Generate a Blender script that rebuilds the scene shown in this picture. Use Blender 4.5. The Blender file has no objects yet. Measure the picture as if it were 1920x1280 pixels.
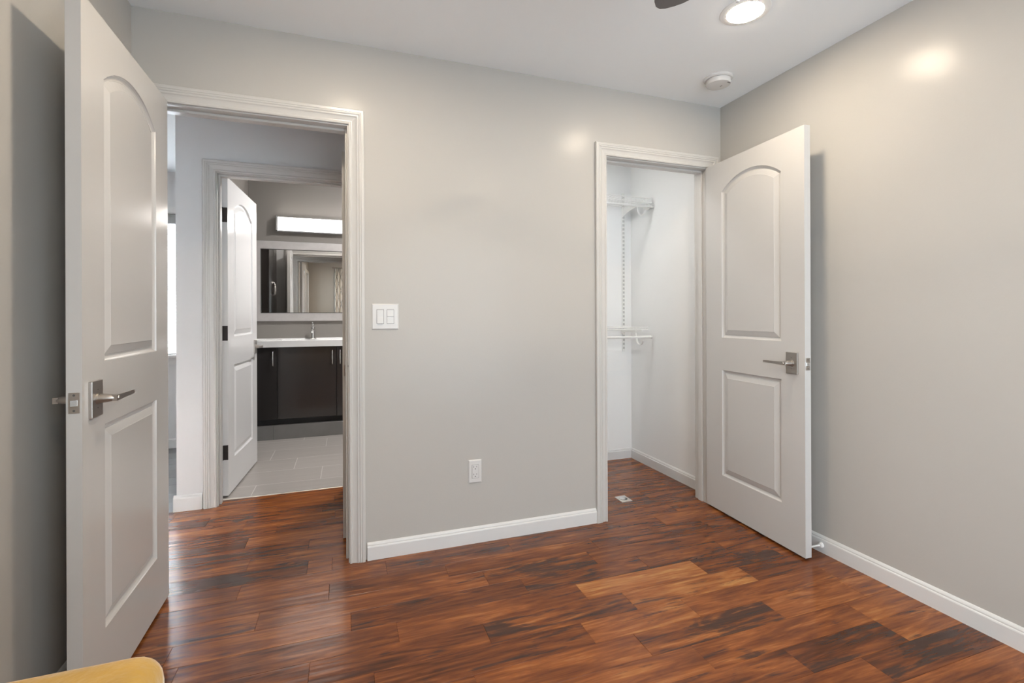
import bpy, bmesh, math, random
from mathutils import Vector, Matrix
S = bpy.context.scene
COL = S.collection
PI = math.pi
# ------------------------------------------------------------------ camera
cam_d = bpy.data.cameras.new('camera'); cam = bpy.data.objects.new('camera', cam_d); COL.objects.link(cam)
S.camera = cam
cam_d.sensor_width = 36; cam_d.lens = 892.42/1920*36
cam_d.shift_y = -(640-591.6)/1920
cam_d.clip_start = .02; cam_d.clip_end = 60
yaw, roll = .3333, -.0036
F = Vector((math.sin(yaw), math.cos(yaw), 0)); R = Vector((math.cos(yaw), -math.sin(yaw), 0)); U = Vector((0, 0, 1))
R3 = R*math.cos(roll)+U*math.sin(roll); U3 = U*math.cos(roll)-R*math.sin(roll)
m = Matrix((R3, U3, -F)).transposed().to_4x4(); m.translation = Vector((0, 0, 1.1529))
cam.matrix_world = m
# ------------------------------------------------------------------ world, exposure
W = bpy.data.worlds.new('world'); S.world = W; W.use_nodes = True
bg = W.node_tree.nodes['Background']; bg.inputs[0].default_value = (.80, .91, 1, 1); bg.inputs[1].default_value = 3.05
S.view_settings.view_transform = 'Standard'; S.view_settings.look = 'None'
S.view_settings.gamma = 1; S.view_settings.use_curve_mapping = False
S.view_settings.exposure = 1.12
DOWN = 92.0      # emission of the ceiling downlights
# dimensions of the place (metres)
H = 2.43; D = 2.355; D2 = 2.47; XR = 2.181; XL = -.833; YB = -.95
YH = 3.32; YH2 = 3.435; BX = -.944; BY = 5.42; FY = 4.94; HB = 2.78     # HB: the bathroom's higher ceiling

# ------------------------------------------------------------------ window portals
def portal(x, y, z, w, h, rx, rz=0):
    l = bpy.data.lights.new('window_portal', 'AREA'); l.shape = 'RECTANGLE'; l.size = w; l.size_y = h
    l.cycles.is_portal = True
    o = bpy.data.objects.new('window_portal', l); COL.objects.link(o); o.location = (x, y, z); o.rotation_euler = (rx, 0, rz)
portal(1.075, YB-.13, 1.11, 1.85, 1.98, PI/2, PI)      # shines to +y
portal(XL-.13, -.39, 1.22, .82, 1.75, PI/2, -PI/2-PI+PI)  # portal of the added left window
portal(-1.9, FY+.13, 1.44, .98, 1.24, PI/2)
sun = bpy.data.lights.new('sun', 'SUN'); sun.energy = 75; sun.angle = .02; sun.color = (1, .98, .95)
so = bpy.data.objects.new('sun', sun); COL.objects.link(so); so.rotation_euler = Vector((.15, -1, -.55)).to_track_quat('-Z', 'Y').to_euler()   # low sun on the far window's blind
# ------------------------------------------------------------------ materials
def NT(name):
    mt = bpy.data.materials.new(name); mt.use_nodes = True
    nt = mt.node_tree; return mt, nt, nt.nodes['Principled BSDF'], nt.nodes, nt.links
def mat(name, col, rough=.5, metal=0, spec=.5, bump=0, bscale=60, coat=0, coat_r=.1, sheen=0, var=0, vscale=3):
    mt, nt, b, N, L = NT(name)
    b.inputs['Base Color'].default_value = (*col, 1); b.inputs['Roughness'].default_value = rough
    b.inputs['Metallic'].default_value = metal; b.inputs['Specular IOR Level'].default_value = spec
    b.inputs['Coat Weight'].default_value = coat; b.inputs['Coat Roughness'].default_value = coat_r
    if sheen: b.inputs['Sheen Weight'].default_value = sheen; b.inputs['Sheen Roughness'].default_value = .4
    tc = N.new('ShaderNodeTexCoord')
    if bump:
        n = N.new('ShaderNodeTexNoise'); n.inputs['Scale'].default_value = bscale; n.inputs['Detail'].default_value = 3
        bp = N.new('ShaderNodeBump'); bp.inputs['Strength'].default_value = bump; bp.inputs['Distance'].default_value = .01
        L.new(tc.outputs['Object'], n.inputs['Vector']); L.new(n.outputs['Fac'], bp.inputs['Height']); L.new(bp.outputs['Normal'], b.inputs['Normal'])
    if var:
        n = N.new('ShaderNodeTexNoise'); n.inputs['Scale'].default_value = vscale; n.inputs['Detail'].default_value = 4
        mx = N.new('ShaderNodeMix'); mx.data_type = 'RGBA'
        mx.inputs[6].default_value = (*[c*(1-var) for c in col], 1); mx.inputs[7].default_value = (*[min(1, c*(1+var)) for c in col], 1)
        L.new(tc.outputs['Object'], n.inputs['Vector']); L.new(n.outputs['Fac'], mx.inputs[0]); L.new(mx.outputs[2], b.inputs['Base Color'])
    return mt
def emis(name, col, s):
    mt, nt, b, N, L = NT(name)
    b.inputs['Base Color'].default_value = (.8, .8, .8, 1)
    b.inputs['Emission Color'].default_value = (*col, 1); b.inputs['Emission Strength'].default_value = s
    return mt
def wallpaint(name, col, rough=.33, bump=.05, spec=.155):
    """semi-gloss rolled paint: large soft waves plus orange peel"""
    mt, nt, b, N, L = NT(name)
    b.inputs['Base Color'].default_value = (*col, 1); b.inputs['Roughness'].default_value = rough
    b.inputs['Specular IOR Level'].default_value = spec
    tc = N.new('ShaderNodeTexCoord')
    n1 = N.new('ShaderNodeTexNoise'); n1.inputs['Scale'].default_value = 5; n1.inputs['Detail'].default_value = 2
    n2 = N.new('ShaderNodeTexNoise'); n2.inputs['Scale'].default_value = 120; n2.inputs['Detail'].default_value = 2
    b1 = N.new('ShaderNodeBump'); b1.inputs['Strength'].default_value = bump*2; b1.inputs['Distance'].default_value = .02
    b2 = N.new('ShaderNodeBump'); b2.inputs['Strength'].default_value = bump; b2.inputs['Distance'].default_value = .004
    for n in (n1, n2): L.new(tc.outputs['Object'], n.inputs['Vector'])
    L.new(n1.outputs['Fac'], b1.inputs['Height']); L.new(n2.outputs['Fac'], b2.inputs['Height'])
    L.new(b1.outputs['Normal'], b2.inputs['Normal']); L.new(b2.outputs['Normal'], b.inputs['Normal'])
    return mt
M = {}
M['wall'] = wallpaint('greige wall paint', (.505, .49, .462), .25)
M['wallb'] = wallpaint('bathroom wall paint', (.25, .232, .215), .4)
M['wallw'] = wallpaint('white closet paint', (.87, .875, .87), .6)
M['wallh'] = wallpaint('hall wall paint', (.70, .705, .71), .35)
M['ceil'] = wallpaint('ceiling paint', (.90, .93, .95), .6, .03)
M['trim'] = mat('trim paint', (.60, .59, .57), .25)
M['base'] = mat('baseboard paint', (.72, .72, .715), .3)
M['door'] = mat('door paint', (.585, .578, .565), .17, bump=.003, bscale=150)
M['doorw'] = mat('bathroom door paint', (.80, .80, .80), .2, bump=.003, bscale=150)
M['white'] = mat('white plastic', (.66, .655, .645), .25)
M['wire'] = mat('white epoxy wire', (.82, .82, .80), .3)
M['nickel'] = mat('satin nickel', (.46, .43, .40), .36, metal=1)
M['chrome'] = mat('chrome', (.85, .85, .85), .08, metal=1)
M['bronze'] = mat('dark bronze hinge', (.055, .048, .045), .4, metal=.6)
M['dark'] = mat('dark slot', (.02, .02, .02), .6)
M['slot'] = mat('slot shadow grey', (.12, .12, .12), .6)
M['cab'] = mat('glossy charcoal lacquer', (.030, .027, .026), .22, coat=.6, coat_r=.08)
M['carc'] = mat('cabinet carcass', (.02, .019, .018), .5)
M['ceramic'] = mat('white ceramic', (.86, .86, .85), .08)
M['mframe'] = mat('mirror frame grey wash', (.46, .44, .43), .35, var=.12, vscale=20)
M['mirror'] = mat('mirror glass', (.72, .70, .67), .015, metal=1)
M['velvet'] = mat('mustard velvet', (.53, .315, .055), .85, sheen=.6, bump=.3, bscale=45, var=.3, vscale=14)
M['leg'] = mat('chair leg wood', (.12, .06, .03), .4)
M['fan'] = mat('fan blade grey', (.13, .12, .115), .5, var=.1, vscale=30)
M['toe'] = mat('toe kick tile', (.20, .195, .19), .35, var=.15, vscale=8)
M['rub'] = mat('white rubber', (.85, .84, .82), .5)
M['ring'] = mat('downlight trim white', (.88, .88, .87), .5)
M['led'] = emis('led diffuser', (1, .84, .65), DOWN)
M['vanled'] = emis('vanity diffuser', (1, .94, .88), 7.0)
M['greywood'] = mat('grey plank floor', (.16, .165, .17), .35, var=.3, vscale=6)
M['plate'] = mat('polished outlet cover', (.80, .76, .70), .25, metal=.5)

def slatmat():
    mt, nt, b, N, L = NT('blind slat'); b.inputs['Base Color'].default_value = (.85, .85, .84, 1); b.inputs['Roughness'].default_value = .5
    t = N.new('ShaderNodeBsdfTranslucent'); t.inputs[0].default_value = (.8, .85, .9, 1)
    mx = N.new('ShaderNodeMixShader'); mx.inputs[0].default_value = .45
    L.new(b.outputs[0], mx.inputs[1]); L.new(t.outputs[0], mx.inputs[2]); L.new(mx.outputs[0], N['Material Output'].inputs[0])
    return mt
M['slat'] = slatmat()
def panemat():
    mt, nt, b, N, L = NT('window pane'); t = N.new('ShaderNodeBsdfTransparent'); g = N.new('ShaderNodeBsdfGlossy'); g.inputs['Roughness'].default_value = .02
    fr = N.new('ShaderNodeFresnel'); fr.inputs[0].default_value = 1.45; mx = N.new('ShaderNodeMixShader')
    L.new(fr.outputs[0], mx.inputs[0]); L.new(t.outputs[0], mx.inputs[1]); L.new(g.outputs[0], mx.inputs[2]); L.new(mx.outputs[0], N['Material Output'].inputs[0])
    return mt
M['pane'] = panemat()
def curtainmat():
    mt, nt, b, N, L = NT('trellis curtain'); b.inputs['Roughness'].default_value = .8
    uv = N.new('ShaderNodeUVMap'); sp = N.new('ShaderNodeSeparateXYZ'); L.new(uv.outputs[0], sp.inputs[0])
    def mth(op, a, bb=None):
        n = N.new('ShaderNodeMath'); n.operation = op
        for i, v in enumerate((a, bb)):
            if v is None: continue
            if isinstance(v, (int, float)): n.inputs[i].default_value = v
            else: L.new(v, n.inputs[i])
        return n.outputs[0]
    a = mth('PINGPONG', mth('ADD', mth('MULTIPLY', sp.outputs[0], 5.0), mth('MULTIPLY', sp.outputs[1], 3.2)), .5)
    c = mth('PINGPONG', mth('SUBTRACT', mth('MULTIPLY', sp.outputs[0], 5.0), mth('MULTIPLY', sp.outputs[1], 3.2)), .5)
    ln = mth('LESS_THAN', mth('MINIMUM', a, c), .05)
    mx = N.new('ShaderNodeMix'); mx.data_type = 'RGBA'; mx.inputs[6].default_value = (.75, .73, .70, 1); mx.inputs[7].default_value = (.12, .12, .13, 1)
    L.new(ln, mx.inputs[0]); L.new(mx.outputs[2], b.inputs['Base Color']); return mt
M['curtain'] = curtainmat()

def tilemat():
    mt, nt, b, N, L = NT('bathroom floor tile'); b.inputs['Roughness'].default_value = .35
    tc = N.new('ShaderNodeTexCoord'); sp = N.new('ShaderNodeSeparateXYZ'); L.new(tc.outputs['Object'], sp.inputs[0])
    def mth(op, a, bb=None):
        n = N.new('ShaderNodeMath'); n.operation = op
        for i, v in enumerate((a, bb)):
            if v is None: continue
            if isinstance(v, (int, float)): n.inputs[i].default_value = v
            else: L.new(v, n.inputs[i])
        return n.outputs[0]
    ty = mth('DIVIDE', mth('SUBTRACT', sp.outputs[1], 3.645), .298); row = mth('FLOOR', ty); fy = mth('FRACT', ty)
    # row 0 joint -.183, row 1 -.387, row 2 -.593, row -1 -.593
    tx = mth('DIVIDE', mth('ADD', mth('SUBTRACT', sp.outputs[0], -.183), mth('MULTIPLY', row, .2033)), .61)
    cx = mth('FLOOR', tx); fx = mth('FRACT', tx)
    gx = mth('MULTIPLY', mth('MINIMUM', fx, mth('SUBTRACT', 1.0, fx)), .61); gy = mth('MULTIPLY', mth('MINIMUM', fy, mth('SUBTRACT', 1.0, fy)), .298)
    g = mth('LESS_THAN', mth('MINIMUM', gx, gy), .0022)
    cmb = N.new('ShaderNodeCombineXYZ'); L.new(row, cmb.inputs[0]); L.new(cx, cmb.inputs[1])
    wn = N.new('ShaderNodeTexWhiteNoise'); L.new(cmb.outputs[0], wn.inputs['Vector'])
    mp = N.new('ShaderNodeMapping'); mp.inputs['Scale'].default_value = (1.2, 14, 1); L.new(tc.outputs['Object'], mp.inputs[0])
    no = N.new('ShaderNodeTexNoise'); no.inputs['Scale'].default_value = 2; no.inputs['Detail'].default_value = 5; L.new(mp.outputs[0], no.inputs[0])
    f = mth('ADD', mth('MULTIPLY', wn.outputs[0], .35), mth('MULTIPLY', no.outputs[0], .6))
    r = N.new('ShaderNodeMix'); r.data_type = 'RGBA'; r.inputs[6].default_value = (.30, .275, .255, 1); r.inputs[7].default_value = (.47, .44, .415, 1); L.new(f, r.inputs[0])
    mx = N.new('ShaderNodeMix'); mx.data_type = 'RGBA'; mx.inputs[7].default_value = (.62, .60, .57, 1); L.new(g, mx.inputs[0]); L.new(r.outputs[2], mx.inputs[6])
    L.new(mx.outputs[2], b.inputs['Base Color']); return mt
M['tile'] = tilemat()

def woodmat():
    """hand-scraped acacia; per-plank values come from the colour attribute 'plank' = (seed, tone, dark)"""
    mt, nt, b, N, L = NT('acacia plank'); tc = N.new('ShaderNodeTexCoord')
    at = N.new('ShaderNodeAttribute'); at.attribute_name = 'plank'; sc = N.new('ShaderNodeSeparateColor'); L.new(at.outputs['Color'], sc.inputs[0])
    seed, tone, dark = sc.outputs[0], sc.outputs[1], sc.outputs[2]
    def mth(op, a, bb=None, cc=None, clamp=False):
        n = N.new('ShaderNodeMath'); n.operation = op; n.use_clamp = clamp
        for i, v in enumerate((a, bb, cc)):
            if v is None: continue
            if isinstance(v, (int, float)): n.inputs[i].default_value = v
            else: L.new(v, n.inputs[i])
        return n.outputs[0]
    off = N.new('ShaderNodeCombineXYZ'); L.new(mth('MULTIPLY', seed, 37.0), off.inputs[0]); L.new(mth('MULTIPLY', seed, 91.0), off.inputs[1]); L.new(mth('MULTIPLY', seed, 13.0), off.inputs[2])
    add = N.new('ShaderNodeVectorMath'); L.new(tc.outputs['Object'], add.inputs[0]); L.new(off.outputs[0], add.inputs[1])
    def noise(sx, sy, detail, dist=0, rough=.55):
        mp = N.new('ShaderNodeMapping'); mp.inputs['Scale'].default_value = (sx, sy, 1); L.new(add.outputs[0], mp.inputs[0])
        n = N.new('ShaderNodeTexNoise'); n.inputs['Scale'].default_value = 1; n.inputs['Detail'].default_value = detail; n.inputs['Distortion'].default_value = dist
        n.inputs['Roughness'].default_value = rough
        L.new(mp.outputs[0], n.inputs['Vector']); return n.outputs['Fac']
    grain = noise(5, 120, 4, .3); big = noise(1.6, 13, 4, 1.6); figure = noise(3.0, 26, 3, 2.2)
    patch = noise(2.6, 11, 5, .9, .62); streak = noise(4.5, 62, 4, .6, .6)
    # base tone
    f = mth('ADD', mth('MULTIPLY', big, 1.0), mth('MULTIPLY', figure, .65))
    f = mth('ADD', f, mth('MULTIPLY', grain, .34))
    f = mth('ADD', f, mth('MULTIPLY', mth('SUBTRACT', tone, .5), .62))
    f = mth('SUBTRACT', f, .575, clamp=True)
    cr = N.new('ShaderNodeValToRGB'); e = cr.color_ramp.elements
    e[0].position = .0; e[0].color = (.045, .016, .007, 1); e[1].position = 1; e[1].color = (.56, .29, .095, 1)
    for p_, c_ in ((.22, (.10, .029, .009)), (.42, (.19, .056, .014)), (.60, (.29, .092, .022)), (.78, (.42, .17, .045))):
        x = e.new(p_); x.color = (*c_, 1)
    L.new(f, cr.inputs[0])
    # black smoky streaks
    dk = mth('ADD', mth('MULTIPLY', patch, 1.0), mth('MULTIPLY', streak, .62))
    dk = mth('ADD', dk, mth('MULTIPLY', mth('SUBTRACT', dark, .5), .34))
    mr = N.new('ShaderNodeMapRange'); mr.inputs[1].default_value = .905; mr.inputs[2].default_value = 1.02; L.new(dk, mr.inputs[0])
    mx = N.new('ShaderNodeMix'); mx.data_type = 'RGBA'; L.new(mth('MULTIPLY', mr.outputs[0], .80), mx.inputs[0]); L.new(cr.outputs[0], mx.inputs[6]); mx.inputs[7].default_value = (.036, .022, .018, 1)
    L.new(mx.outputs[2], b.inputs['Base Color'])
    b.inputs['Specular IOR Level'].default_value = .42
    L.new(mth('ADD', mth('MULTIPLY', streak, .10), .19), b.inputs['Roughness'])
    b.inputs['Coat Weight'].default_value = .05; b.inputs['Coat Roughness'].default_value = .12
    # scraped ripples running along the board
    rip = noise(1.3, 52, 0, .1); soft = noise(1.0, 9, 0)
    h = mth('ADD', mth('MULTIPLY', rip, .55), mth('MULTIPLY', soft, .6)); h = mth('ADD', h, 0.0)
    bp = N.new('ShaderNodeBump'); bp.inputs['Strength'].default_value = .22; bp.inputs['Distance'].default_value = .006
    L.new(h, bp.inputs['Height']); L.new(bp.outputs['Normal'], b.inputs['Normal']); L.new(bp.outputs['Normal'], b.inputs['Coat Normal'])
    return mt
M['wood'] = woodmat()
M['gap'] = mat('plank gap', (.02, .008, .004), .6)

# ------------------------------------------------------------------ mesh helpers
def BM(): return bmesh.new()
def box(bm, x0, y0, z0, x1, y1, z1, bev=0, seg=1):
    r = bmesh.ops.create_cube(bm, size=1)
    vs = r['verts']
    bmesh.ops.scale(bm, vec=(x1-x0, y1-y0, z1-z0), verts=vs); bmesh.ops.translate(bm, vec=((x0+x1)/2, (y0+y1)/2, (z0+z1)/2), verts=vs)
    if bev:
        es = list({e for v in vs for e in v.link_edges})
        bmesh.ops.bevel(bm, geom=es, offset=bev, segments=seg, profile=.5, affect='EDGES')
    return bm
def frame_of(d):
    d = Vector(d).normalized(); a = Vector((0, 0, 1)) if abs(d.z) < .9 else Vector((1, 0, 0))
    u = d.cross(a).normalized(); return u, d.cross(u).normalized()
def tube(bm, pts, rad, n=12, cap=True, sx=1, sy=1):
    """swept round (or elliptic) tube; rad is a number or a list"""
    pts = [Vector(p) for p in pts]; rs = rad if isinstance(rad, (list, tuple)) else [rad]*len(pts)
    rings = []; u = v = None
    for i, p in enumerate(pts):
        d = (pts[min(i+1, len(pts)-1)]-pts[max(i-1, 0)]).normalized()
        if u is None: u, v = frame_of(d)
        else:
            u = (u-d*u.dot(d)).normalized(); v = d.cross(u).normalized()
        rings.append([bm.verts.new(p+u*rs[i]*sx*math.cos(2*PI*k/n)+v*rs[i]*sy*math.sin(2*PI*k/n)) for k in range(n)])
    for a, c in zip(rings, rings[1:]):
        for k in range(n): bm.faces.new((a[k], a[(k+1) % n], c[(k+1) % n], c[k]))
    if cap: bm.faces.new(rings[0][::-1]); bm.faces.new(rings[-1])
    return bm
def lathe(bm, prof, c=(0, 0, 0), n=32, ax='z'):
    """prof: (radius, height) pairs"""
    rings = []
    for r, h in prof:
        rg = []
        for k in range(n):
            a = 2*PI*k/n; x, y = r*math.cos(a), r*math.sin(a)
            P = {'z': (x, y, h), 'x': (h, x, y), 'y': (x, h, y)}[ax]
            rg.append(bm.verts.new((P[0]+c[0], P[1]+c[1], P[2]+c[2])))
        rings.append(rg)
    for a, b_ in zip(rings, rings[1:]):
        for k in range(n): bm.faces.new((a[k], a[(k+1) % n], b_[(k+1) % n], b_[k]))
    bm.faces.new(rings[0]); bm.faces.new(rings[-1]); return bm
def ngon(bm, pts): return bm.faces.new([bm.verts.new(p) for p in pts])
def prism(bm, pts2, f0, f1):
    """pts2 polygon mapped by f0/f1 to the two end faces"""
    a = [bm.verts.new(f0(*p)) for p in pts2]; b_ = [bm.verts.new(f1(*p)) for p in pts2]; n = len(a)
    bm.faces.new(a); bm.faces.new(b_[::-1])
    for i in range(n): bm.faces.new((a[i], b_[i], b_[(i+1) % n], a[(i+1) % n]))
    return bm
def obj(name, bm, m_, parent=None, smooth=False, loc=None, angle=35):
    me = bpy.data.meshes.new(name); bmesh.ops.remove_doubles(bm, verts=bm.verts, dist=1e-6)
    bmesh.ops.recalc_face_normals(bm, faces=bm.faces); bm.to_mesh(me); bm.free()
    o = bpy.data.objects.new(name, me); COL.objects.link(o)
    me.materials.append(M[m_] if isinstance(m_, str) else m_)
    if smooth:
        for p in me.polygons: p.use_smooth = True
        me.set_sharp_from_angle(angle=math.radians(angle))
    if parent: o.parent = parent
    if loc: o.location = loc
    return o
def tag(o, label=None, cat=None, group=None, kind=None):
    if label: o['label'] = label
    if cat: o['category'] = cat
    if group: o['group'] = group
    if kind: o['kind'] = kind
    return o
def thing(name, label, cat, loc=(0, 0, 0), rz=0, group=None, kind=None):
    o = bpy.data.objects.new(name, None); COL.objects.link(o); o.location = loc; o.rotation_euler = (0, 0, rz); o.empty_display_size = .05
    return tag(o, label, cat, group, kind)
def struct(name, bm, m_, label, cat, **k): return tag(obj(name, bm, m_, **k), label, cat, kind='structure')

# ------------------------------------------------------------------ room shell
random.seed(7)
# wall facing the camera, with the bedroom doorway and the closet doorway
OX0, OX1, OZ = -.766, .021, 2.062          # rough opening of bedroom door
CX0, CX1, CZ = 1.363, 2.098, 2.062
b = BM()
def wallseg(bm, x0, x1, z0=0, z1=H, y0=D, y1=D2): box(bm, x0, y0, z0, x1, y1, z1)
wallseg(b, XL-.12, OX0); wallseg(b, OX0, OX1, OZ); wallseg(b, OX1, CX0); wallseg(b, CX0, CX1, CZ); wallseg(b, CX1, XR)
struct('wall_back', b, 'wall', 'greige wall with the two doorways, facing the camera', 'wall')
b = BM(); box(b, -3.5, D, 0, XL-.12, D2, H); struct('wall_hall_front', b, 'wallh', 'hall wall beyond the bedroom corner', 'wall')
b = BM(); box(b, XR, YB-.12, 0, XR+.12, D2, H); struct('wall_right', b, 'wall', 'long greige wall on the right behind the open closet door', 'wall')
ly0, ly1, lz0, lz1 = -.80, .02, .35, 2.1  # opening for the added left window
b = BM(); box(b, XL-.12, YB-.12, 0, XL, ly0, H); box(b, XL-.12, ly1, 0, XL, D, H); box(b, XL-.12, ly0, 0, XL, ly1, lz0); box(b, XL-.12, ly0, lz1, XL, ly1, H); struct('wall_left', b, 'wall', 'narrow greige wall on the left behind the open bedroom door', 'wall')
# rear wall behind the camera with a window
b = BM(); wx0, wx1, wz0, wz1 = .15, 2.0, .12, 2.1
box(b, XL, YB-.12, 0, wx0, YB, H); box(b, wx1, YB-.12, 0, XR, YB, H); box(b, wx0, YB-.12, 0, wx1, YB, wz0); box(b, wx0, YB-.12, wz1, wx1, YB, H)
struct('wall_rear', b, 'wall', 'greige wall behind the camera with the window', 'wall')
# closet
b = BM(); box(b, .78, 3.34, 0, XR+.12, 3.435, HB); struct('wall_closet_back', b, 'wallw', 'white back wall of the closet', 'wall')
b = BM(); box(b, XR, D2, 0, XR+.12, 3.34, H); struct('wall_closet_right', b, 'wallw', 'white right-hand wall of the closet', 'wall')
b = BM(); box(b, .78, D2, 0, .88, 3.34, H); struct('wall_closet_left', b, 'wallw', 'white left-hand wall of the closet', 'wall')
# hall end wall with the bathroom doorway
BO0, BO1, BOZ = -.763, .038, 2.045
b = BM(); box(b, -.96, YH, 0, BO0, YH2, HB); box(b, BO0, YH, BOZ, BO1, YH2, HB); box(b, BO1, YH, 0, .78, YH2, HB)
struct('wall_hall', b, 'wallh', 'hall wall around the bathroom doorway', 'wall')
b = BM(); box(b, .055, D2, 0, .15, YH, H); struct('wall_hall_right', b, 'wallh', 'right-hand wall of the hall', 'wall')
# bathroom
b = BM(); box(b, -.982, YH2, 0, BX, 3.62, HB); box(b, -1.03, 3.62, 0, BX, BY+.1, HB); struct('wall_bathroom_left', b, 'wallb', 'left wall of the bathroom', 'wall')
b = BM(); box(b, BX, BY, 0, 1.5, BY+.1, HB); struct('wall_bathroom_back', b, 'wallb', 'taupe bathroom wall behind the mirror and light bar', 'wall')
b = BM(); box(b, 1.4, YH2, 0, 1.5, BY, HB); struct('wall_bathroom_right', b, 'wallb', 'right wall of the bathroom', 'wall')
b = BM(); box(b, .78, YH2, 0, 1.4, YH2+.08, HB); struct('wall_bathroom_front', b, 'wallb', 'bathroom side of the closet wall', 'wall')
# room beyond the hall
b = BM(); fx0, fx1, fz0, fz1 = -2.39, -1.41, .82, 2.06
box(b, -3.5, FY, 0, fx0, FY+.12, H); box(b, fx1, FY, 0, -1.03, FY+.12, H); box(b, fx0, FY, 0, fx1, FY+.12, fz0); box(b, fx0, FY, fz1, fx1, FY+.12, H)
struct('wall_far', b, 'wallh', 'pale wall with the blind-covered window beyond the hall', 'wall')
b = BM(); box(b, -3.62, D, 0, -3.5, FY+.12, H); struct('wall_far_left', b, 'wallh', 'left wall of the room beyond the hall', 'wall')
# ceiling (bedroom, closet, hall, bath, far room)
b = BM(); box(b, XL-.12, YB-.12, H, XR+.12, YH, H+.1); box(b, -3.62, D, H, XL-.12, YH, H+.1); box(b, -3.62, YH, H, -1.03, FY+.12, H+.1); box(b, .78, YH, H, XR+.12, 3.34, H+.1)
struct('ceiling', b, 'ceil', 'smooth white ceiling', 'ceiling')
b = BM(); box(b, -1.03, YH, HB, XR+.12, BY+.1, HB+.1); struct('ceiling_bathroom', b, 'ceil', 'higher ceiling of the bathroom', 'ceiling')

# ---- wooden floor: every plank laid where the photo shows its ends
PW = .1185; Y0 = 1.249
joints = {12: [-.488], 11: [-.187], 10: [-.438], 9: [-.176, -.07], 8: [.166, -.432, .766, 1.656], 7: [.422, -.076, 1.175], 6: [-.326, .572],
          5: [.01, .712, 1.303], 4: [1.518, .922, .171, -.528], 3: [1.074, .476, -.121], 2: [.823, 1.274, .078], 1: [.974, 1.572, .38],
          0: [1.874, 1.13], -1: [1.417], -2: [1.628]}
tones = {(4, .922): (.95, .25), (4, 1.518): (.35, .95), (3, 1.074): (.78, .6), (3, .476): (.48, .95), (2, .823): (.78, .55), (2, .078): (.42, .5), (1, .974): (.55, .75),
         (0, 1.13): (.56, .62), (0, 1.874): (.62, .5), (1, .38): (.62, .3), (1, 1.572): (.66, .45), (-1, 1.46): (.28, .72), (-1, 1.15): (.50, .62), (-1, .75): (.58, .5), (-2, 1.2): (.62, .6), (-2, .7): (.6, .4), (5, .712): (.45, .9),
         (5, .01): (.36, .55), (8, .166): (.36, .6), (8, -.432): (.5, .3), (7, -.076): (.45, .4), (-2, 1.628): (.30, .8)}
bm = BM(); lay = bm.loops.layers.float_color.new('plank'); lay2 = None
def plank(x0, x1, y0, y1, rgb):
    g, dz = .0011, .0013
    t = [bm.verts.new(p) for p in ((x0+g, y0+g, 0), (x1-g, y0+g, 0), (x1-g, y1-g, 0), (x0+g, y1-g, 0))]
    o = [bm.verts.new(p) for p in ((x0, y0, -dz), (x1, y0, -dz), (x1, y1, -dz), (x0, y1, -dz))]
    fs = [bm.faces.new(t)]+[bm.faces.new((o[i], o[(i+1) % 4], t[(i+1) % 4], t[i])) for i in range(4)]
    for f_ in fs:
        for l_ in f_.loops: l_[lay] = (*rgb, 1)
XMIN, XMAX = -3.5, XR+.01
for k in range(-20, 19):
    y0 = Y0+k*PW; y1 = y0+PW
    xmin = -.965 if y0 > 3.3-1e-3 else (XMIN if y0 > D else XL-.1)
    if y0 > 3.43: break
    y1 = min(y1, 3.43)
    js = sorted(joints.get(k, []))
    if not js: js = [random.uniform(-.4, .6)]
    x = js[-1]
    while x < XMAX-.35: x += random.uniform(.42, .95); js.append(x)
    x = js[0]; left = []
    while x > xmin+.35: x -= random.uniform(.45, 1.0); left.append(x)
    if y0 < 3.31 < y1: js = [j for j in js if j > -.9]+[-.965]; left = []
    js = [xmin]+[j for j in sorted(left+js) if xmin+.05 < j < XMAX-.05]+[XMAX]
    for i, (a, c) in enumerate(zip(js, js[1:])):
        tn = next((v for (kk, xx), v in tones.items() if kk == k and a < xx+.05 < c), None)
        if tn is None: tn = (min(1, max(0, random.gauss(.47, .12))), min(1, max(0, random.gauss(.52, .16))))
        if y0 > 2.3 and tn[0] > .6: tn = (.5, tn[1])
        plank(a, c, y0, 3.31 if (c < -.96 and y1 > 3.31) else y1, (random.random(), tn[0], tn[1]))
fl = struct('floor', bm, 'wood', 'glossy reddish-brown hand-scraped wood plank floor', 'floor')
b = BM(); box(b, -3.55, YB-.1, -.1, XR+.1, BY, -.0135); struct('floor_slab', b, 'gap', 'subfloor', 'floor')
b = BM(); box(b, -1.0, 3.43, -.0135, 1.45, BY+.05, 0); struct('floor_bathroom', b, 'tile', 'grey-beige rectangular tile floor of the bathroom', 'floor')
b = BM()
for i in range(10):
    for j in range(4):
        y0 = 3.31+i*.18; x0 = -3.5+j*.9-(i % 2)*.4
        if min(x0+.9, -.965) > max(x0, -3.5): box(b, max(x0, -3.5), y0+.001, -.0135, min(x0+.898, -.965), min(y0+.179, FY+.02), 0)
struct('floor_far', b, 'greywood', 'grey plank floor of the room beyond the hall', 'floor')
b = BM(); prism(b, [(3.418, 0), (3.442, 0), (3.440, .003), (3.420, .003)], lambda y, z: (-.744, y, z), lambda y, z: (.019, y, z)); struct('trim_threshold', b, M['plate'], 'thin metal strip between the wood and the bathroom tile', 'threshold')

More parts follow.
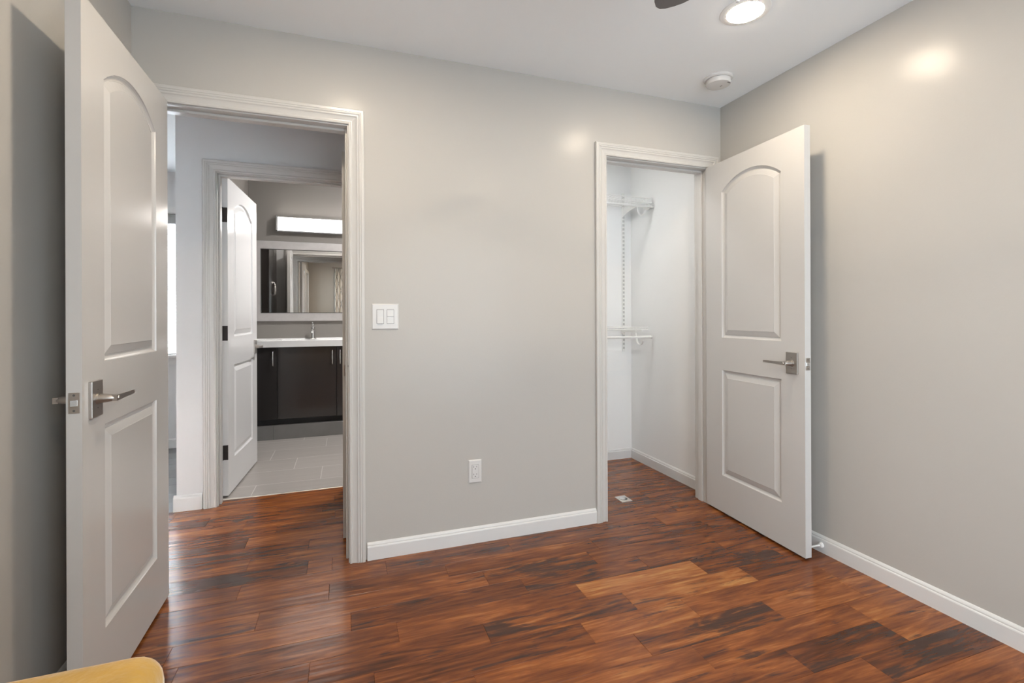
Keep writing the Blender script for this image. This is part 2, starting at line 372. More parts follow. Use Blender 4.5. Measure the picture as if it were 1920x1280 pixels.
# ------------------------------------------------------------------ baseboards
BP = [(0, 0), (.013, 0), (.013, .060), (.0115, .064), (.0085, .066), (.0085, .071), (.006, .076), (.0025, .080), (0, .081)]
def base(name, A, B_, nrm, label, m_='base', prof=BP):
    b = BM(); A = Vector((*A, 0)); B2 = Vector((*B_, 0)); n = Vector((*nrm, 0))
    prism(b, prof, lambda t, z: A+n*t+Vector((0, 0, z)), lambda t, z: B2+n*t+Vector((0, 0, z)))
    return struct(name, b, m_, label, 'baseboard')
base('baseboard_back', (.086, D), (1.313, D), (0, -1), 'white baseboard between the two doorways')
base('baseboard_right', (XR, YB), (XR, D-.02), (-1, 0), 'white baseboard along the right wall')
base('baseboard_left', (XL, YB), (XL, D-.02), (1, 0), 'white baseboard behind the open bedroom door')
base('baseboard_rear', (XL+.013, YB), (XR-.013, YB), (0, 1), 'baseboard behind the camera')
base('baseboard_closet_right', (XR, D2), (XR, 3.327), (-1, 0), 'white baseboard along the right wall of the closet')
base('baseboard_closet_back', (.88, 3.34), (XR, 3.34), (0, -1), 'white baseboard across the back of the closet')
BH = [(0, 0), (.014, 0), (.014, .075), (.012, .082), (.006, .088), (.003, .094), (0, .095)]
base('baseboard_hall', (-.974, YH), (-.826, YH), (0, -1), 'short white baseboard beside the bathroom doorway', prof=BH)
base('baseboard_far', (-3.5, FY), (-1.03, FY), (0, -1), 'white baseboard under the far window')
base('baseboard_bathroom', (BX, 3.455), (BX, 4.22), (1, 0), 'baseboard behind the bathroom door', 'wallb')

# ------------------------------------------------------------------ door casings and jambs
CP = [(0, 0), (0, .0095), (.002, .012), (.008, .0125), (.0105, .011), (.013, .0085), (.0165, .0085), (.027, .0105), (.033, .0125), (.0365, .0155), (.0395, .0162),
      (.0415, .0145), (.0445, .0145), (.0465, .017), (.050, .018), (.0525, .0165), (.0545, .0165), (.0565, .0185), (.066, .0185), (.070, .0155), (.070, 0)]
def casing(x0, x1, zt, yp, sgn, m_, prof=CP, xmax=None):
    """mitred surround; x0,x1 clear jamb faces; 5 mm reveal"""
    b = BM(); x0 -= .005; x1 += .005; zt += .005; loops = []
    for w, t in prof:
        y = yp+sgn*t
        loops.append([b.verts.new(p) for p in ((x0-w, y, 0), (x0-w, y, zt+w), (x1+w, y, zt+w), (x1+w, y, 0))])
    for a, c in zip(loops, loops[1:]+loops[:1]):
        for i in range(3):
            b.faces.new((a[i], a[i+1], c[i+1], c[i]))
    b.faces.new([l[0] for l in loops]); b.faces.new([l[3] for l in loops])
    return b
def jamb(x0, x1, zt, y0, y1, ys):
    """lining with a stop strip; ys = y range of the stop"""
    b = BM(); t = .0175
    box(b, x0-t, y0, 0, x0, y1, zt+t); box(b, x1, y0, 0, x1+t, y1, zt+t); box(b, x0, y0, zt, x1, y1, zt+t)
    s = .011
    box(b, x0, ys[0], 0, x0+s, ys[1], zt, .002); box(b, x1-s, ys[0], 0, x1, ys[1], zt, .002); box(b, x0+s, ys[0], zt-s, x1-s, ys[1], zt, .002)
    return b
t1 = struct('trim_1', casing(-.748, .003, 2.043, D, -1, 'trim'), 'trim', 'moulded casing around the bedroom doorway', 'door casing')
obj('jamb', jamb(-.748, .003, 2.043, D, D2, (D+.042, D+.078)), 'trim', t1)
def strike(parent, x, y, z, sx):
    b = BM(); box(b, x-.001 if sx > 0 else x-.0012, y-.014, z-.029, x+.0012 if sx > 0 else x+.001, y+.014, z+.029, .0006)
    o = obj('strike_plate', b, 'nickel', parent); o['label'] = 'satin nickel strike plate'
    # curved lip turned over the jamb edge
    b = BM(); pts = []
    for i in range(7):
        a = i/6; pts.append((z-.019+.038*a))
    prism(b, [(y-.012, -.018), (y-.021, -.013), (y-.024, 0), (y-.021, .013), (y-.012, .018)], lambda yy, zz: (x+sx*(-.0015), yy, z+zz), lambda yy, zz: (x+sx*.0005, yy, z+zz))
    obj('strike_lip', b, 'dark', o)
strike(t1, .003, D+.023, .92, -1)
t2 = struct('trim_2', casing(1.381, 2.080, 2.043, D, -1, 'trim'), 'trim', 'moulded casing around the closet doorway', 'door casing')
obj('jamb', jamb(1.381, 2.080, 2.043, D, D2, (D+.042, D+.078)), 'trim', t2)
strike(t2, 1.381, D+.023, .92, 1)
t3 = struct('trim_3', casing(-.745, .020, 2.027, YH, -1, 'trim'), 'trim', 'moulded casing around the bathroom doorway', 'door casing')
obj('jamb', jamb(-.745, .020, 2.027, YH, YH2, (YH+.03, YH+.066)), 'trim', t3)
obj('inner_casing', casing(-.745, .020, 2.027, YH2, 1, 'trim'), 'trim', t3)

# ------------------------------------------------------------------ doors
def outline(x0, x1, z0, zs, rise, d, n=16):
    """panel outline inset by d; rise>0 gives the arched head (zs = springing height)"""
    a0, a1, b0 = x0+d, x1-d, z0+d
    if rise <= 0: return [(a0, b0), (a1, b0), (a1, zs-d), (a0, zs-d)]
    c = (x1-x0)/2; Rr = (c*c+rise*rise)/(2*rise); zc = zs+rise-Rr; r = Rr-d; xc = (x0+x1)/2; hw = (a1-a0)/2
    th = math.asin(min(1, hw/r)); pts = [(a0, b0), (a1, b0)]
    for i in range(n+1):
        t = th-2*th*i/n; pts.append((xc+r*math.sin(t), zc+r*math.cos(t)))
    return pts
MP = [(0, 0), (.0015, .0045), (.005, .0085), (.010, .0112), (.013, .0118), (.0165, .0112), (.019, .0085), (.028, .0058), (.038, .0030), (.043, .0016), (.0445, .0006)]
def leaf(Wd, Ht, T=.035, sw=.135, zb0=.212, zb1=.822, zt0=1.010, zsp=1.852, rise=.078):
    b = BM(); x0, x1 = sw, Wd-sw
    panels = [(x0, x1, zb0, zb1, 0), (x0, x1, zt0, zsp, rise)]
    for side in (0, 1):
        Y = (lambda d: d) if side == 0 else (lambda d: T-d)
        def f(pts): return ngon(b, [(x, Y(0), z) for x, z in pts])
        f([(0, 0), (x0, 0), (x0, Ht), (0, Ht)]); f([(x1, 0), (Wd, 0), (Wd, Ht), (x1, Ht)])
        f([(x0, 0), (x1, 0), (x1, zb0), (x0, zb0)]); f([(x0, zb1), (x1, zb1), (x1, zt0), (x0, zt0)])
        arch = outline(x0, x1, zt0, zsp, rise, 0)[2:]
        for (ax, az), (cx_, cz) in zip(arch, arch[1:]): f([(cx_, cz), (ax, az), (ax, Ht), (cx_, Ht)])
        for (px0, px1, pz0, pzs, pr) in panels:
            prev = None
            for d, h in MP:
                ring = [b.verts.new((x, Y(h), z)) for x, z in outline(px0, px1, pz0, pzs, pr, d)]
                if prev:
                    n = len(ring)
                    for i in range(n): b.faces.new((prev[i], prev[(i+1) % n], ring[(i+1) % n], ring[i]))
                prev = ring
            b.faces.new(prev)
    # edges of the slab
    for pts in ([(0, 0, 0), (0, T, 0), (0, T, Ht), (0, 0, Ht)], [(Wd, 0, 0), (Wd, T, 0), (Wd, T, Ht), (Wd, 0, Ht)],
                [(0, 0, 0), (Wd, 0, 0), (Wd, T, 0), (0, T, 0)], [(0, 0, Ht), (Wd, 0, Ht), (Wd, T, Ht), (0, T, Ht)]): ngon(b, pts)
    return b
def lever(parent, xc, zc, T, side, m_='nickel'):
    """rectangular rose, round neck, flat blade pointing to the hinge (x decreasing); side -1 = face y=0, +1 = face y=T"""
    y = 0 if side < 0 else T; s = side
    b = BM(); ys = sorted((y-s*.0005, y+s*.009)); box(b, xc-.033, ys[0], zc-.052, xc+.033, ys[1], zc+.052, .0015, 2)
    rose = obj('rose', b, m_, parent)
    b = BM()
    tube(b, [(xc, y+s*.008, zc), (xc, y+s*.014, zc)], [.0165, .0155], 24)
    tube(b, [(xc, y+s*.012, zc), (xc-.001, y+s*.030, zc), (xc-.003, y+s*.046, zc), (xc-.007, y+s*.056, zc)], [.0135, .0120, .0095, .0075], 20)
    # blade
    secs = [(.006, .050, .0085, .0062), (-.008, .052, .0082, .0050), (-.03, .052, .0074, .0034), (-.07, .052, .0064, .0030), (-.126, .052, .0056, .0028)]
    rings = []
    for dx, dy, hz, hy in secs:
        rings.append([b.verts.new((xc+dx, y+s*(dy+a*hy), zc+c*hz)) for a, c in ((-1, -1), (1, -1), (1, 1), (-1, 1))])
    for p_, q_ in zip(rings, rings[1:]):
        for i in range(4): b.faces.new((p_[i], p_[(i+1) % 4], q_[(i+1) % 4], q_[i]))
    b.faces.new(rings[0]); b.faces.new(rings[-1])
    obj('lever', b, m_, rose, smooth=True, angle=30)
    b = BM(); tube(b, [(xc, y+s*.0085, zc+.026), (xc, y+s*.0094, zc+.026)], .0018, 10); tube(b, [(xc, y+s*.0085, zc-.026), (xc, y+s*.0094, zc-.026)], .0018, 10); obj('rose_screw', b, 'slot', rose)
def latch(parent, Wd, T, zc):
    b = BM(); box(b, Wd-.001, T/2-.0125, zc-.0285, Wd+.0012, T/2+.0125, zc+.0285, .0005); lp = obj('latch_plate', b, 'nickel', parent)
    b = BM(); prism(b, [(T/2-.0065, Wd), (T/2+.0075, Wd), (T/2+.0075, Wd+.003), (T/2-.0045, Wd+.011)], lambda y, x: (x, y, zc-.008), lambda y, x: (x, y, zc+.008)); obj('latch_bolt', b, 'chrome', lp)
    b = BM()
    for s in (-1, 1): tube(b, [(Wd+.0008, T/2, zc+s*.021), (Wd+.0017, T/2, zc+s*.021)], .003, 12)
    obj('latch_screws', b, 'slot', lp)
def door(name, label, Hp, Fp, Wd, Ht, T=.035, mt='door', frontT=False, handles=(-1, 1), zc=.908, **k):
    d = Vector((Fp[0]-Hp[0], Fp[1]-Hp[1])).normalized(); ang = math.atan2(d.y, d.x); n = Vector((-d.y, d.x))
    o = Vector(Hp)-(n*T if frontT else Vector((0, 0)))
    r = thing(name, label, 'door', (o.x, o.y, .012), ang, kind='structure')
    obj('leaf', leaf(Wd, Ht, T, **k), mt, r)
    xc = Wd-.068
    for s in handles: lever(r, xc, zc, T, s)
    latch(r, Wd, T, zc)
    return r
door('door_1', 'open two-panel arched door on the left with satin nickel lever, nearest the camera', (-.697, 2.314), (-.683, 1.608), .706, 2.030, frontT=True, mt='door')
door('door_2', 'open two-panel arched door standing against the right wall at the closet', (2.060, 2.345), (2.023, 1.660), .690, 2.030)
d3 = door('door_3', 'white two-panel arched bathroom door with dark hinges, seen through the left doorway', (-.719, 3.462), (-.677, 4.222), .762, 2.030, mt='doorw')
for z in (1.79, 1.035, .275):
    b = BM(); hz = .047
    box(b, -.0016, .001, z-hz, .0006, .031, z+hz, .0006)                       # leaf let into the door edge
    hp = obj('hinge', b, 'bronze', d3); hp['label'] = 'dark bronze butt hinge'
    b = BM()
    for i in range(5):
        za = z-hz+i*(2*hz/5); tube(b, [(-.006, .040, za+.0006), (-.006, .040, za+2*hz/5-.0006)], .0062, 14)
    box(b, -.0085, .026, z-hz, -.0065, .040, z+hz); obj('hinge_knuckle', b, 'bronze', hp)
    b = BM(); tube(b, [(-.006, .040, z+hz), (-.006, .040, z+hz+.005)], [.0045, .002], 10)
    for q in (-.03, 0, .03): tube(b, [(-.0024, .010+.006*(q == 0), z+q), (-.0014, .010+.006*(q == 0), z+q)], .0028, 8)
    obj('hinge_screws', b, 'dark', hp)
d4 = door('door_4', 'edge of a white door standing open against the right side of the hall', (-.0235, 3.285), (-.0235, 2.600), .685, 1.990, handles=(), mt='trim', zc=.862, zsp=1.81)

# door stop behind the closet door
ds = thing('door_stop', 'white-tipped door stop on the right baseboard behind the closet door', 'door stop', (2.168, 1.690, .038))
b = BM(); lathe(b, [(.013, 0), (.0135, -.003), (.012, -.007), (.009, -.010), (.0055, -.0105)], n=20, ax='x'); obj('base_cup', b, 'rub', ds, smooth=True)
b = BM(); tube(b, [(-.010, 0, 0), (-.080, .006, -.002)], .0042, 12); lathe(b, [(.007, -.011), (.0105, -.0115), (.0105, -.014), (.007, -.0145)], n=20, ax='x'); obj('rod', b, 'rub', ds, smooth=True)
b = BM(); lathe(b, [(.0045, -.078), (.0075, -.080), (.0078, -.090), (.005, -.093)], (0, .006, -.002), n=16, ax='x'); obj('tip', b, 'rub', ds, smooth=True)

# ------------------------------------------------------------------ switch plate and outlet
def plate(bm, x0, x1, z0, z1, y, t=.0055):
    prism(bm, [(x0, z0), (x1, z0), (x1, z1), (x0, z1)], lambda x, z: (x, y, z), lambda x, z: (x, y-t*.45, z))
    e = .005
    a = [bm.verts.new((x, y-t*.45, z)) for x, z in ((x0, z0), (x1, z0), (x1, z1), (x0, z1))]
    c = [bm.verts.new((x, y-t, z)) for x, z in ((x0+e, z0+e), (x1-e, z0+e), (x1-e, z1-e), (x0+e, z1-e))]
    for i in range(4): bm.faces.new((a[i], a[(i+1) % 4], c[(i+1) % 4], c[i]))
    bm.faces.new(c)
sw = thing('light_switch', 'white double rocker switch plate on the back wall', 'light switch', (.1725, D, 1.1505))
b = BM(); plate(b, -.0625, .0625, -.0615, .0615, 0); obj('wall_plate', b, 'white', sw)
for i, xc in enumerate((-.0235, .0235)):
    b = BM(); box(b, xc-.0172, -.0066, -.0345, xc+.0172, -.0050, .0345); g = obj('switch_frame', b, 'slot' if False else 'white', sw)
    b = BM()
    for z in (-.0335, .0335): box(b, xc-.0165, -.0070, z-.0007, xc+.0165, -.0064, z+.0007)
    for x in (-.0162, .0162): box(b, xc+x-.0006, -.0070, -.0335, xc+x+.0006, -.0064, .0335)
    obj('rocker_gap', b, 'slot', g)
    b = BM(); s = 1 if i == 0 else -1
    if i == 0: prism(b, [(-.006, -.0325), (-.0115, -.0325), (-.0078, 0), (-.0072, .0325), (-.006, .0325)], lambda y, z: (xc-.0152, y, z), lambda y, z: (xc+.0152, y, z))
    else:
        prism(b, [(-.006, 0), (-.0105, .001), (-.0085, .0325), (-.006, .0325)], lambda y, z: (xc-.0152, y, z), lambda y, z: (xc+.0152, y, z))
        prism(b, [(-.006, -.0325), (-.0085, -.0325), (-.0075, 0), (-.006, 0)], lambda y, z: (xc-.0152, y, z), lambda y, z: (xc+.0152, y, z))
    obj('rocker', b, 'white', sw)
ot = thing('wall_outlet', 'white duplex outlet low on the back wall between the doorways', 'outlet', (.6125, D, .362))
b = BM(); plate(b, -.0345, .0345, -.0590, .0590, 0); obj('wall_plate', b, 'white', ot)
b = BM(); box(b, -.0168, -.0072, -.0335, .0168, -.0050, .0335, .0008); rc = obj('receptacle', b, 'white', ot)
b = BM(); box(b, -.0178, -.0058, -.0345, .0178, -.0052, .0345); obj('receptacle_gap', b, 'slot', rc)
for z in (.019, -.019):
    b = BM(); box(b, -.0085, -.0076, z+.001, -.0065, -.0070, z+.0090); box(b, .0065, -.0076, z+.002, .0083, -.0070, z+.0085)
    tube(b, [(0, -.0070, z-.0055), (0, -.0077, z-.0055)], .0027, 12); obj('socket_slots', b, 'dark', rc)


# ------------------------------------------------------------------ ceiling: downlights, smoke detector, fan
def downlight(x, y, label):
    r = thing('ceiling_downlight', label, 'ceiling light', (x, y, H), group=None)
    b = BM(); lathe(b, [(.099, 0), (.098, -.002), (.085, -.0045), (.0725, -.006), (.0712, -.004), (.0712, 0)], n=64); obj('trim_ring', b, 'ring', r)
    b = BM(); lathe(b, [(.0708, -.001), (.0706, -.0066), (.066, -.0080), (.05, -.0090), (.02, -.0092)], n=48); obj('diffuser', b, 'led', r, smooth=True)
downlight(1.588, 1.571, 'round white recessed ceiling light near the right wall, lit')
downlight(0.0, 1.571, 'round white recessed ceiling light above the bedroom doorway side, lit, out of view')
downlight(1.25, .15, 'round white recessed ceiling light above and behind the camera to the right, lit')
downlight(.08, .05, 'round white recessed ceiling light directly above the camera, lit')
sd = thing('smoke_detector', 'round white smoke detector on the ceiling near the right-hand corner', 'smoke detector', (1.897, 2.062, H))
b = BM(); lathe(b, [(.073, 0), (.073, -.008), (.069, -.013), (.060, -.014)], n=48); obj('mounting_base', b, 'white', sd, smooth=True)
b = BM(); lathe(b, [(.060, -.013), (.063, -.015), (.0635, -.030), (.060, -.038), (.045, -.041), (.015, -.042)], n=48); bd = obj('cover', b, 'white', sd, smooth=True)
b = BM(); box(b, .018, -.049, -.0418, .036, -.0455, -.0395); obj('test_mark', b, 'slot', bd); b = BM(); box(b, .012, -.012, -.0428, .016, .002, -.0416); obj('test_mark', b, 'slot', bd)

fan = thing('ceiling_fan', 'dark grey ceiling fan, one blade tip showing at the top edge', 'ceiling fan', (.67, .68, H))
b = BM(); lathe(b, [(.07, 0), (.068, -.02), (.045, -.05), (.016, -.055)], n=32); obj('canopy', b, 'fan', fan, smooth=True)
b = BM(); tube(b, [(0, 0, -.05), (0, 0, -.22)], .013, 16); obj('downrod', b, 'fan', fan, smooth=True)
b = BM(); lathe(b, [(.03, -.21), (.09, -.225), (.11, -.25), (.11, -.31), (.09, -.335), (.04, -.345)], n=40); obj('motor', b, 'fan', fan, smooth=True)
b = BM(); lathe(b, [(.05, -.345), (.055, -.37), (.03, -.395), (.012, -.40)], n=32); obj('switch_housing', b, 'fan', fan, smooth=True)
a0 = math.atan2(1.212-.68, .948-.67)
for k in range(5):
    a = a0+2*PI*k/5; ca, sa = math.cos(a), math.sin(a); b = BM()
    def bp_(r, w, z):  # w: + is clockwise side (to the right seen from below toward tip)
        return (r*ca+w*sa, r*sa-w*ca, z+w*.22-.0)
    top = []; prof = [(.16, .035), (.22, .055), (.36, .066), (.50, .068), (.548, .066), (.575, .058), (.592, .044), (.599, .026)]
    edge = [(r, -w) for r, w in prof]+[(.601, 0)]+[(r, w) for r, w in reversed(prof)]
    prism(b, edge, lambda r, w: bp_(r, w, -.326), lambda r, w: bp_(r, w, -.333)); bl = obj('blade', b, 'fan', fan)
    b = BM(); edge = [(.09, -.018), (.2, -.03), (.2, .03), (.09, .018)]; prism(b, edge, lambda r, w: bp_(r, w, -.320), lambda r, w: bp_(r, w, -.325)); obj('blade_arm', b, 'fan', bl)
b = BM(); tube(b, [(0, 0, -.39), (0, 0, -.69)], .0012, 6); ch = obj('pull_chain', b, 'chrome', fan)
b = BM(); lathe(b, [(.002, -.675), (.005, -.682), (.006, -.70), (.003, -.711), (.001, -.712)], n=16); obj('chain_fob', b, M['white'], ch, smooth=True)

# ------------------------------------------------------------------ closet shelving
def wire_shelf(zt, xr, label, drop, ydepth=.31):
    yb = 3.33; yf = yb-ydepth+.01
    r = thing('wire_shelf', label, 'closet shelf', (0, 0, 0)); x0 = .90
    b = BM()
    n = int((xr-x0)/.0254)
    for i in range(n+1):
        x = xr-i*.0254
        tube(b, [(x, yb, zt), (x, yf, zt), (x, yf-.002, zt-drop)], .0014, 5)
    obj('wire_deck', b, 'wire', r)
    b = BM()
    for y, z in ((yb-.002, zt-.004), (yb-.15, zt-.004), (yf, zt+.0), (yf-.003, zt-drop)): tube(b, [(x0, y, z), (xr, y, z)], .0031, 8)
    obj('wire_rails', b, 'wire', r)
    return r
def bracket(parent, x, zt, zr, yb=3.33, yf=3.035, deep=.085):
    b = BM()
    prof = [(yb, zt-.012), (yf+.01, zt-.012), (yf+.005, zt-.030), (yf+.06, zt-.036), (yb-.06, zt-deep*.72), (yb, zt-deep)]
    prism(b, prof, lambda y, z: (x-.0022, y, z), lambda y, z: (x+.0022, y, z)); br = obj('shelf_bracket', b, 'wire', parent)
    # curved hook carrying the rod
    b = BM(); pts = []
    for i in range(15):
        a = -PI*.42+PI*1.30*i/14
        pts.append((x+.0, 3.055-.030*math.sin(a)*-1*-1, zr-.012-.034*math.cos(a)))
    pts = [(x, yf+.075, zt-.028), (x, yf+.085, zt-.045)]+[(x, 3.064+.046*math.cos(-.25-2.55*i/12), zr-.014+.046*math.sin(-.25-2.55*i/12)) for i in range(13)]
    tube(b, pts, .0085, 10, sx=1, sy=.35); obj('rod_hook', b, 'wire', br, smooth=True)
s1 = wire_shelf(2.027, 2.160, 'upper white wire shelf in the closet', .033); bracket(s1, 2.100, 2.027, 1.965)
b = BM(); box(b, 2.128, 3.044, 1.948, 2.162, 3.105, 1.992, .012, 3); obj('end_bracket', b, 'wire', s1, smooth=True)
s2 = wire_shelf(1.062, 2.125, 'lower white wire shelf in the closet', .014); bracket(s2, 2.080, 1.062, .991, deep=.06)
for z, xr, lab in ((1.965, 2.172, 'upper white hanging rod under the top wire shelf'), (.991, 2.160, 'lower white hanging rod under the lower wire shelf')):
    r = thing('closet_rod', lab, 'closet rod', (0, 3.030, z))
    b = BM(); tube(b, [(.90, 0, 0), (xr-.004, 0, 0)], .0088, 16); obj('tube', b, 'wire', r, smooth=True)
    b = BM(); lathe(b, [(.0095, xr-.010), (.0112, xr-.009), (.0112, xr-.001), (.008, xr)], n=18, ax='x'); obj('end_cap', b, 'white', r, smooth=True)
st = thing('wall_standard', 'white slotted vertical shelf track on the closet back wall', 'shelf track', (2.106, 3.34, .862))
b = BM(); box(b, -.0125, -.010, 0, .0125, -.0002, 1.27, .001); obj('track', b, 'wire', st)
b = BM(); z = .02
while z < 1.25:
    for x in (-.0048, .0048): box(b, x-.0014, -.0106, z, x+.0014, -.0094, z+.0175)
    z += .0318
obj('track_slots', b, 'slot', st)
# pop-up floor outlet
fo = thing('floor_outlet', 'small square metal floor outlet cover just inside the closet', 'floor outlet', (1.634, 2.596, 0))
b = BM(); prism(b, [(-.037, -.045), (.037, -.045), (.037, .045), (-.037, .045)], lambda x, y: (x, y, .0), lambda x, y: (x*.97, y*.97, .003)); obj('cover_plate', b, 'plate', fo)
b = BM(); lathe(b, [(.027, .0028), (.027, .0036), (.024, .0038), (.0235, .0034)], n=32); rg = obj('cover_ring', b, 'slot', fo)
b = BM(); lathe(b, [(.021, .003), (.021, .0045), (.012, .0062), (.006, .0064)], (-.004, .002, 0), n=28); obj('round_cap', b, 'chrome', fo, smooth=True)
b = BM(); tube(b, [(.010, -.016, .003), (.010, -.016, .0068)], .0055, 14); obj('screw', b, 'dark', fo)
# closet ceiling lamp (out of sight above the doorway)
cl = thing('ceiling_downlight', 'closet ceiling light above the doorway, lit', 'ceiling light', (1.28, 2.80, H))
b = BM(); lathe(b, [(.095, 0), (.095, -.003), (.090, -.0065), (.073, -.009), (.071, 0)], n=40); obj('trim_ring', b, 'white', cl, smooth=True)
M['led2'] = emis('closet led', (1, .98, .95), 62)
b = BM(); lathe(b, [(.0708, -.001), (.0708, -.006), (.02, -.0076)], n=40); obj('diffuser', b, 'led2', cl)
# added fill lamp that brightens the hall, itself unseen
hl = thing('ceiling_downlight', 'added unseen fill light on the hall ceiling, lit', 'ceiling light', (-1.6, 2.9, H))
b = BM(); lathe(b, [(.095, 0), (.095, -.003), (.090, -.0065), (.073, -.009), (.071, 0)], n=40); obj('trim_ring', b, 'white', hl, smooth=True)
M['hall_fill'] = emis('hall fill', (1, .98, .96), 5)
b = BM(); lathe(b, [(.0708, -.001), (.0708, -.006), (.02, -.0076)], n=40); obj('diffuser', b, 'hall_fill', hl)

def fill_light(x, y, mname, col, st, label, z=H):  # added fill lamp in downlight form, out of view
    r = thing('ceiling_downlight', label, 'ceiling light', (x, y, z))
    b = BM(); lathe(b, [(.095, 0), (.095, -.003), (.090, -.0065), (.073, -.009), (.071, 0)], n=40); obj('trim_ring', b, 'white', r, smooth=True)
    M[mname] = emis(mname, col, st)
    b = BM(); lathe(b, [(.0708, -.001), (.0708, -.006), (.02, -.0076)], n=40); obj('diffuser', b, mname, r)
fill_light(.5, 4.25, 'bath fill', (1, .97, .95), 450, 'added fill light on the bathroom ceiling, unseen above the door head, lit', HB)  # added to brighten the bathroom door and tiles
fill_light(-2.1, 3.7, 'far room fill', (1, .98, .96), 85, 'added unseen fill light on the ceiling of the room beyond the hall, lit')  # added to brighten the far room and hall
# ------------------------------------------------------------------ bathroom
vx0, vx1 = BX, .43; vy = 4.930
va = thing('vanity_cabinet', 'glossy charcoal vanity cabinet under the white sink top', 'cabinet', ((vx0+vx1)/2, vy, 0)); ox = (vx0+vx1)/2
b = BM(); box(b, vx0-ox+.001, .018, .185, vx1-ox, BY-vy-.001, .866); obj('body', b, 'carc', va)
b = BM(); box(b, vx0-ox+.001, .005, 0, vx1-ox, .05, .132, .001); pl = obj('plinth', b, 'toe', va); pl['label'] = 'grey tiled plinth'
b = BM(); box(b, vx0-ox+.001, .06, .0, vx1-ox, BY-vy-.002, .186); obj('recess', b, 'carc', va)
b = BM(); box(b, -.4-.001-0*ox, .0042, .001, -.398, .0052, .131); obj('plinth_joint', b, 'slot', pl)
for x0, x1, hx in ((vx0, -.622, -.656), (-.620, -.101, -.138), (-.099, .43, -.066)):
    b = BM(); box(b, x0-ox+.0015, 0, .190, x1-ox-.0015, .0175, .862, .0015); dd = obj('door', b, 'cab', va)
    b = BM(); tube(b, [(hx-ox, -.004, .690), (hx-ox, -.016, .700), (hx-ox, -.024, .725), (hx-ox, -.026, .758), (hx-ox, -.024, .791), (hx-ox, -.016, .816), (hx-ox, -.004, .826)], [.0045, .0048, .0062, .0078, .0062, .0048, .0045], 12)
    obj('handle', b, 'chrome', dd, smooth=True)
ct = thing('sink_top', 'white ceramic vanity top with a rectangular basin', 'countertop', (ox, vy-.02, .866))
cw0, cw1 = vx0-ox+.001, vx1-ox+.01; bx0, bx1, by0, by1 = -.62-ox, -.02-ox, .075, .40; zt = .062; dp = BY-vy+.02-.001
b = BM()
def rect(x0, y0, x1, y1, z): return [b.verts.new(p) for p in ((x0, y0, z), (x1, y0, z), (x1, y1, z), (x0, y1, z))]
rs = [rect(cw0, 0, cw1, dp, 0), rect(cw0, 0, cw1, dp, zt-.004), rect(cw0+.004, .004, cw1-.004, dp-.001, zt), rect(cw0+.02, .02, cw1-.02, dp-.01, zt), rect(cw0+.026, .028, cw1-.026, dp-.016, zt-.010),
      rect(bx0-.01, by0-.01, bx1+.01, by1+.01, zt-.012), rect(bx0+.01, by0+.01, bx1-.01, by1-.01, zt-.024), rect(bx0+.05, by0+.05, bx1-.05, by1-.05, zt-.058)]
for p_, q_ in zip(rs, rs[1:]):
    for i in range(4): b.faces.new((p_[i], p_[(i+1) % 4], q_[(i+1) % 4], q_[i]))
b.faces.new(rs[0]); b.faces.new(rs[-1]); obj('basin_slab', b, 'ceramic', ct)
fa = thing('faucet', 'chrome single-lever basin faucet behind the sink', 'faucet', (-.335, 5.328, .9188))
b = BM(); lathe(b, [(.034, 0), (.034, .006), (.027, .012), (.025, .05), (.022, .10), (.024, .115), (.022, .128), (.012, .134)], n=28); obj('body', b, 'chrome', fa, smooth=True)
b = BM(); tube(b, [(0, -.008, .085), (0, -.045, .098), (0, -.085, .092), (0, -.112, .075)], [.014, .0125, .0115, .011], 16); obj('spout', b, 'chrome', fa, smooth=True)
b = BM(); tube(b, [(0, 0, .13), (0, .002, .150)], [.009, .008], 14); tube(b, [(0, .008, .152), (0, -.03, .160), (0, -.062, .172)], [.0105, .008, .0065], 12, sy=.6); lathe(b, [(.013, .148), (.014, .156), (.012, .165), (.004, .168)], n=20); obj('lever', b, 'chrome', fa, smooth=True)
mi = thing('wall_mirror', 'wide mirror in a grey-washed wooden frame above the sink', 'mirror', (-.33, BY, 1.107))
mx0, mx1, mz1 = -.580, .580, .817; fw = .080
b = BM()
P4 = [[(mx0, 0), (mx1, 0), (mx1-fw, fw), (mx0+fw, fw)], [(mx1, 0), (mx1, mz1), (mx1-fw, mz1-fw), (mx1-fw, fw)], [(mx1, mz1), (mx0, mz1), (mx0+fw, mz1-fw), (mx1-fw, mz1-fw)], [(mx0, mz1), (mx0, 0), (mx0+fw, fw), (mx0+fw, mz1-fw)]]
for q in P4: prism(b, q, lambda x, z: (x, -.001, z), lambda x, z: (x, -.026, z))
obj('frame', b, 'mframe', mi)
b = BM(); box(b, mx0+fw-.002, -.018, fw-.002, mx1-fw+.002, -.004, mz1-fw+.002); obj('glass', b, 'mirror', mi)
b = BM()
i0, i1, j0, j1 = mx0+fw, mx1-fw, fw, mz1-fw; w = .006
for (a_, c_, d_, e_) in ((i0, j0, i1, j0+w), (i0, j1-w, i1, j1), (i0, j0+w, i0+w, j1-w), (i1-w, j0+w, i1, j1-w)): box(b, a_, -.022, c_, d_, -.017, e_)
obj('inner_bead', b, 'carc', mi)
vl = thing('vanity_light', 'lit white bar light mounted above the bathroom mirror', 'wall light', (-.31, BY, 2.03))
b = BM(); box(b, -.372, -.03, -.004, .372, -.0005, .150, .003); obj('back_plate', b, 'chrome', vl)
b = BM(); nseg = 10; prof = [(-.03, .004)]+[(-.03-.055*math.sin(PI*i/nseg), .004+.138*i/nseg) for i in range(1, nseg)]+[(-.03, .142)]
prism(b, prof, lambda y, z: (-.352, y, z), lambda y, z: (.352, y, z)); obj('diffuser', b, 'vanled', vl, smooth=True)
b = BM()
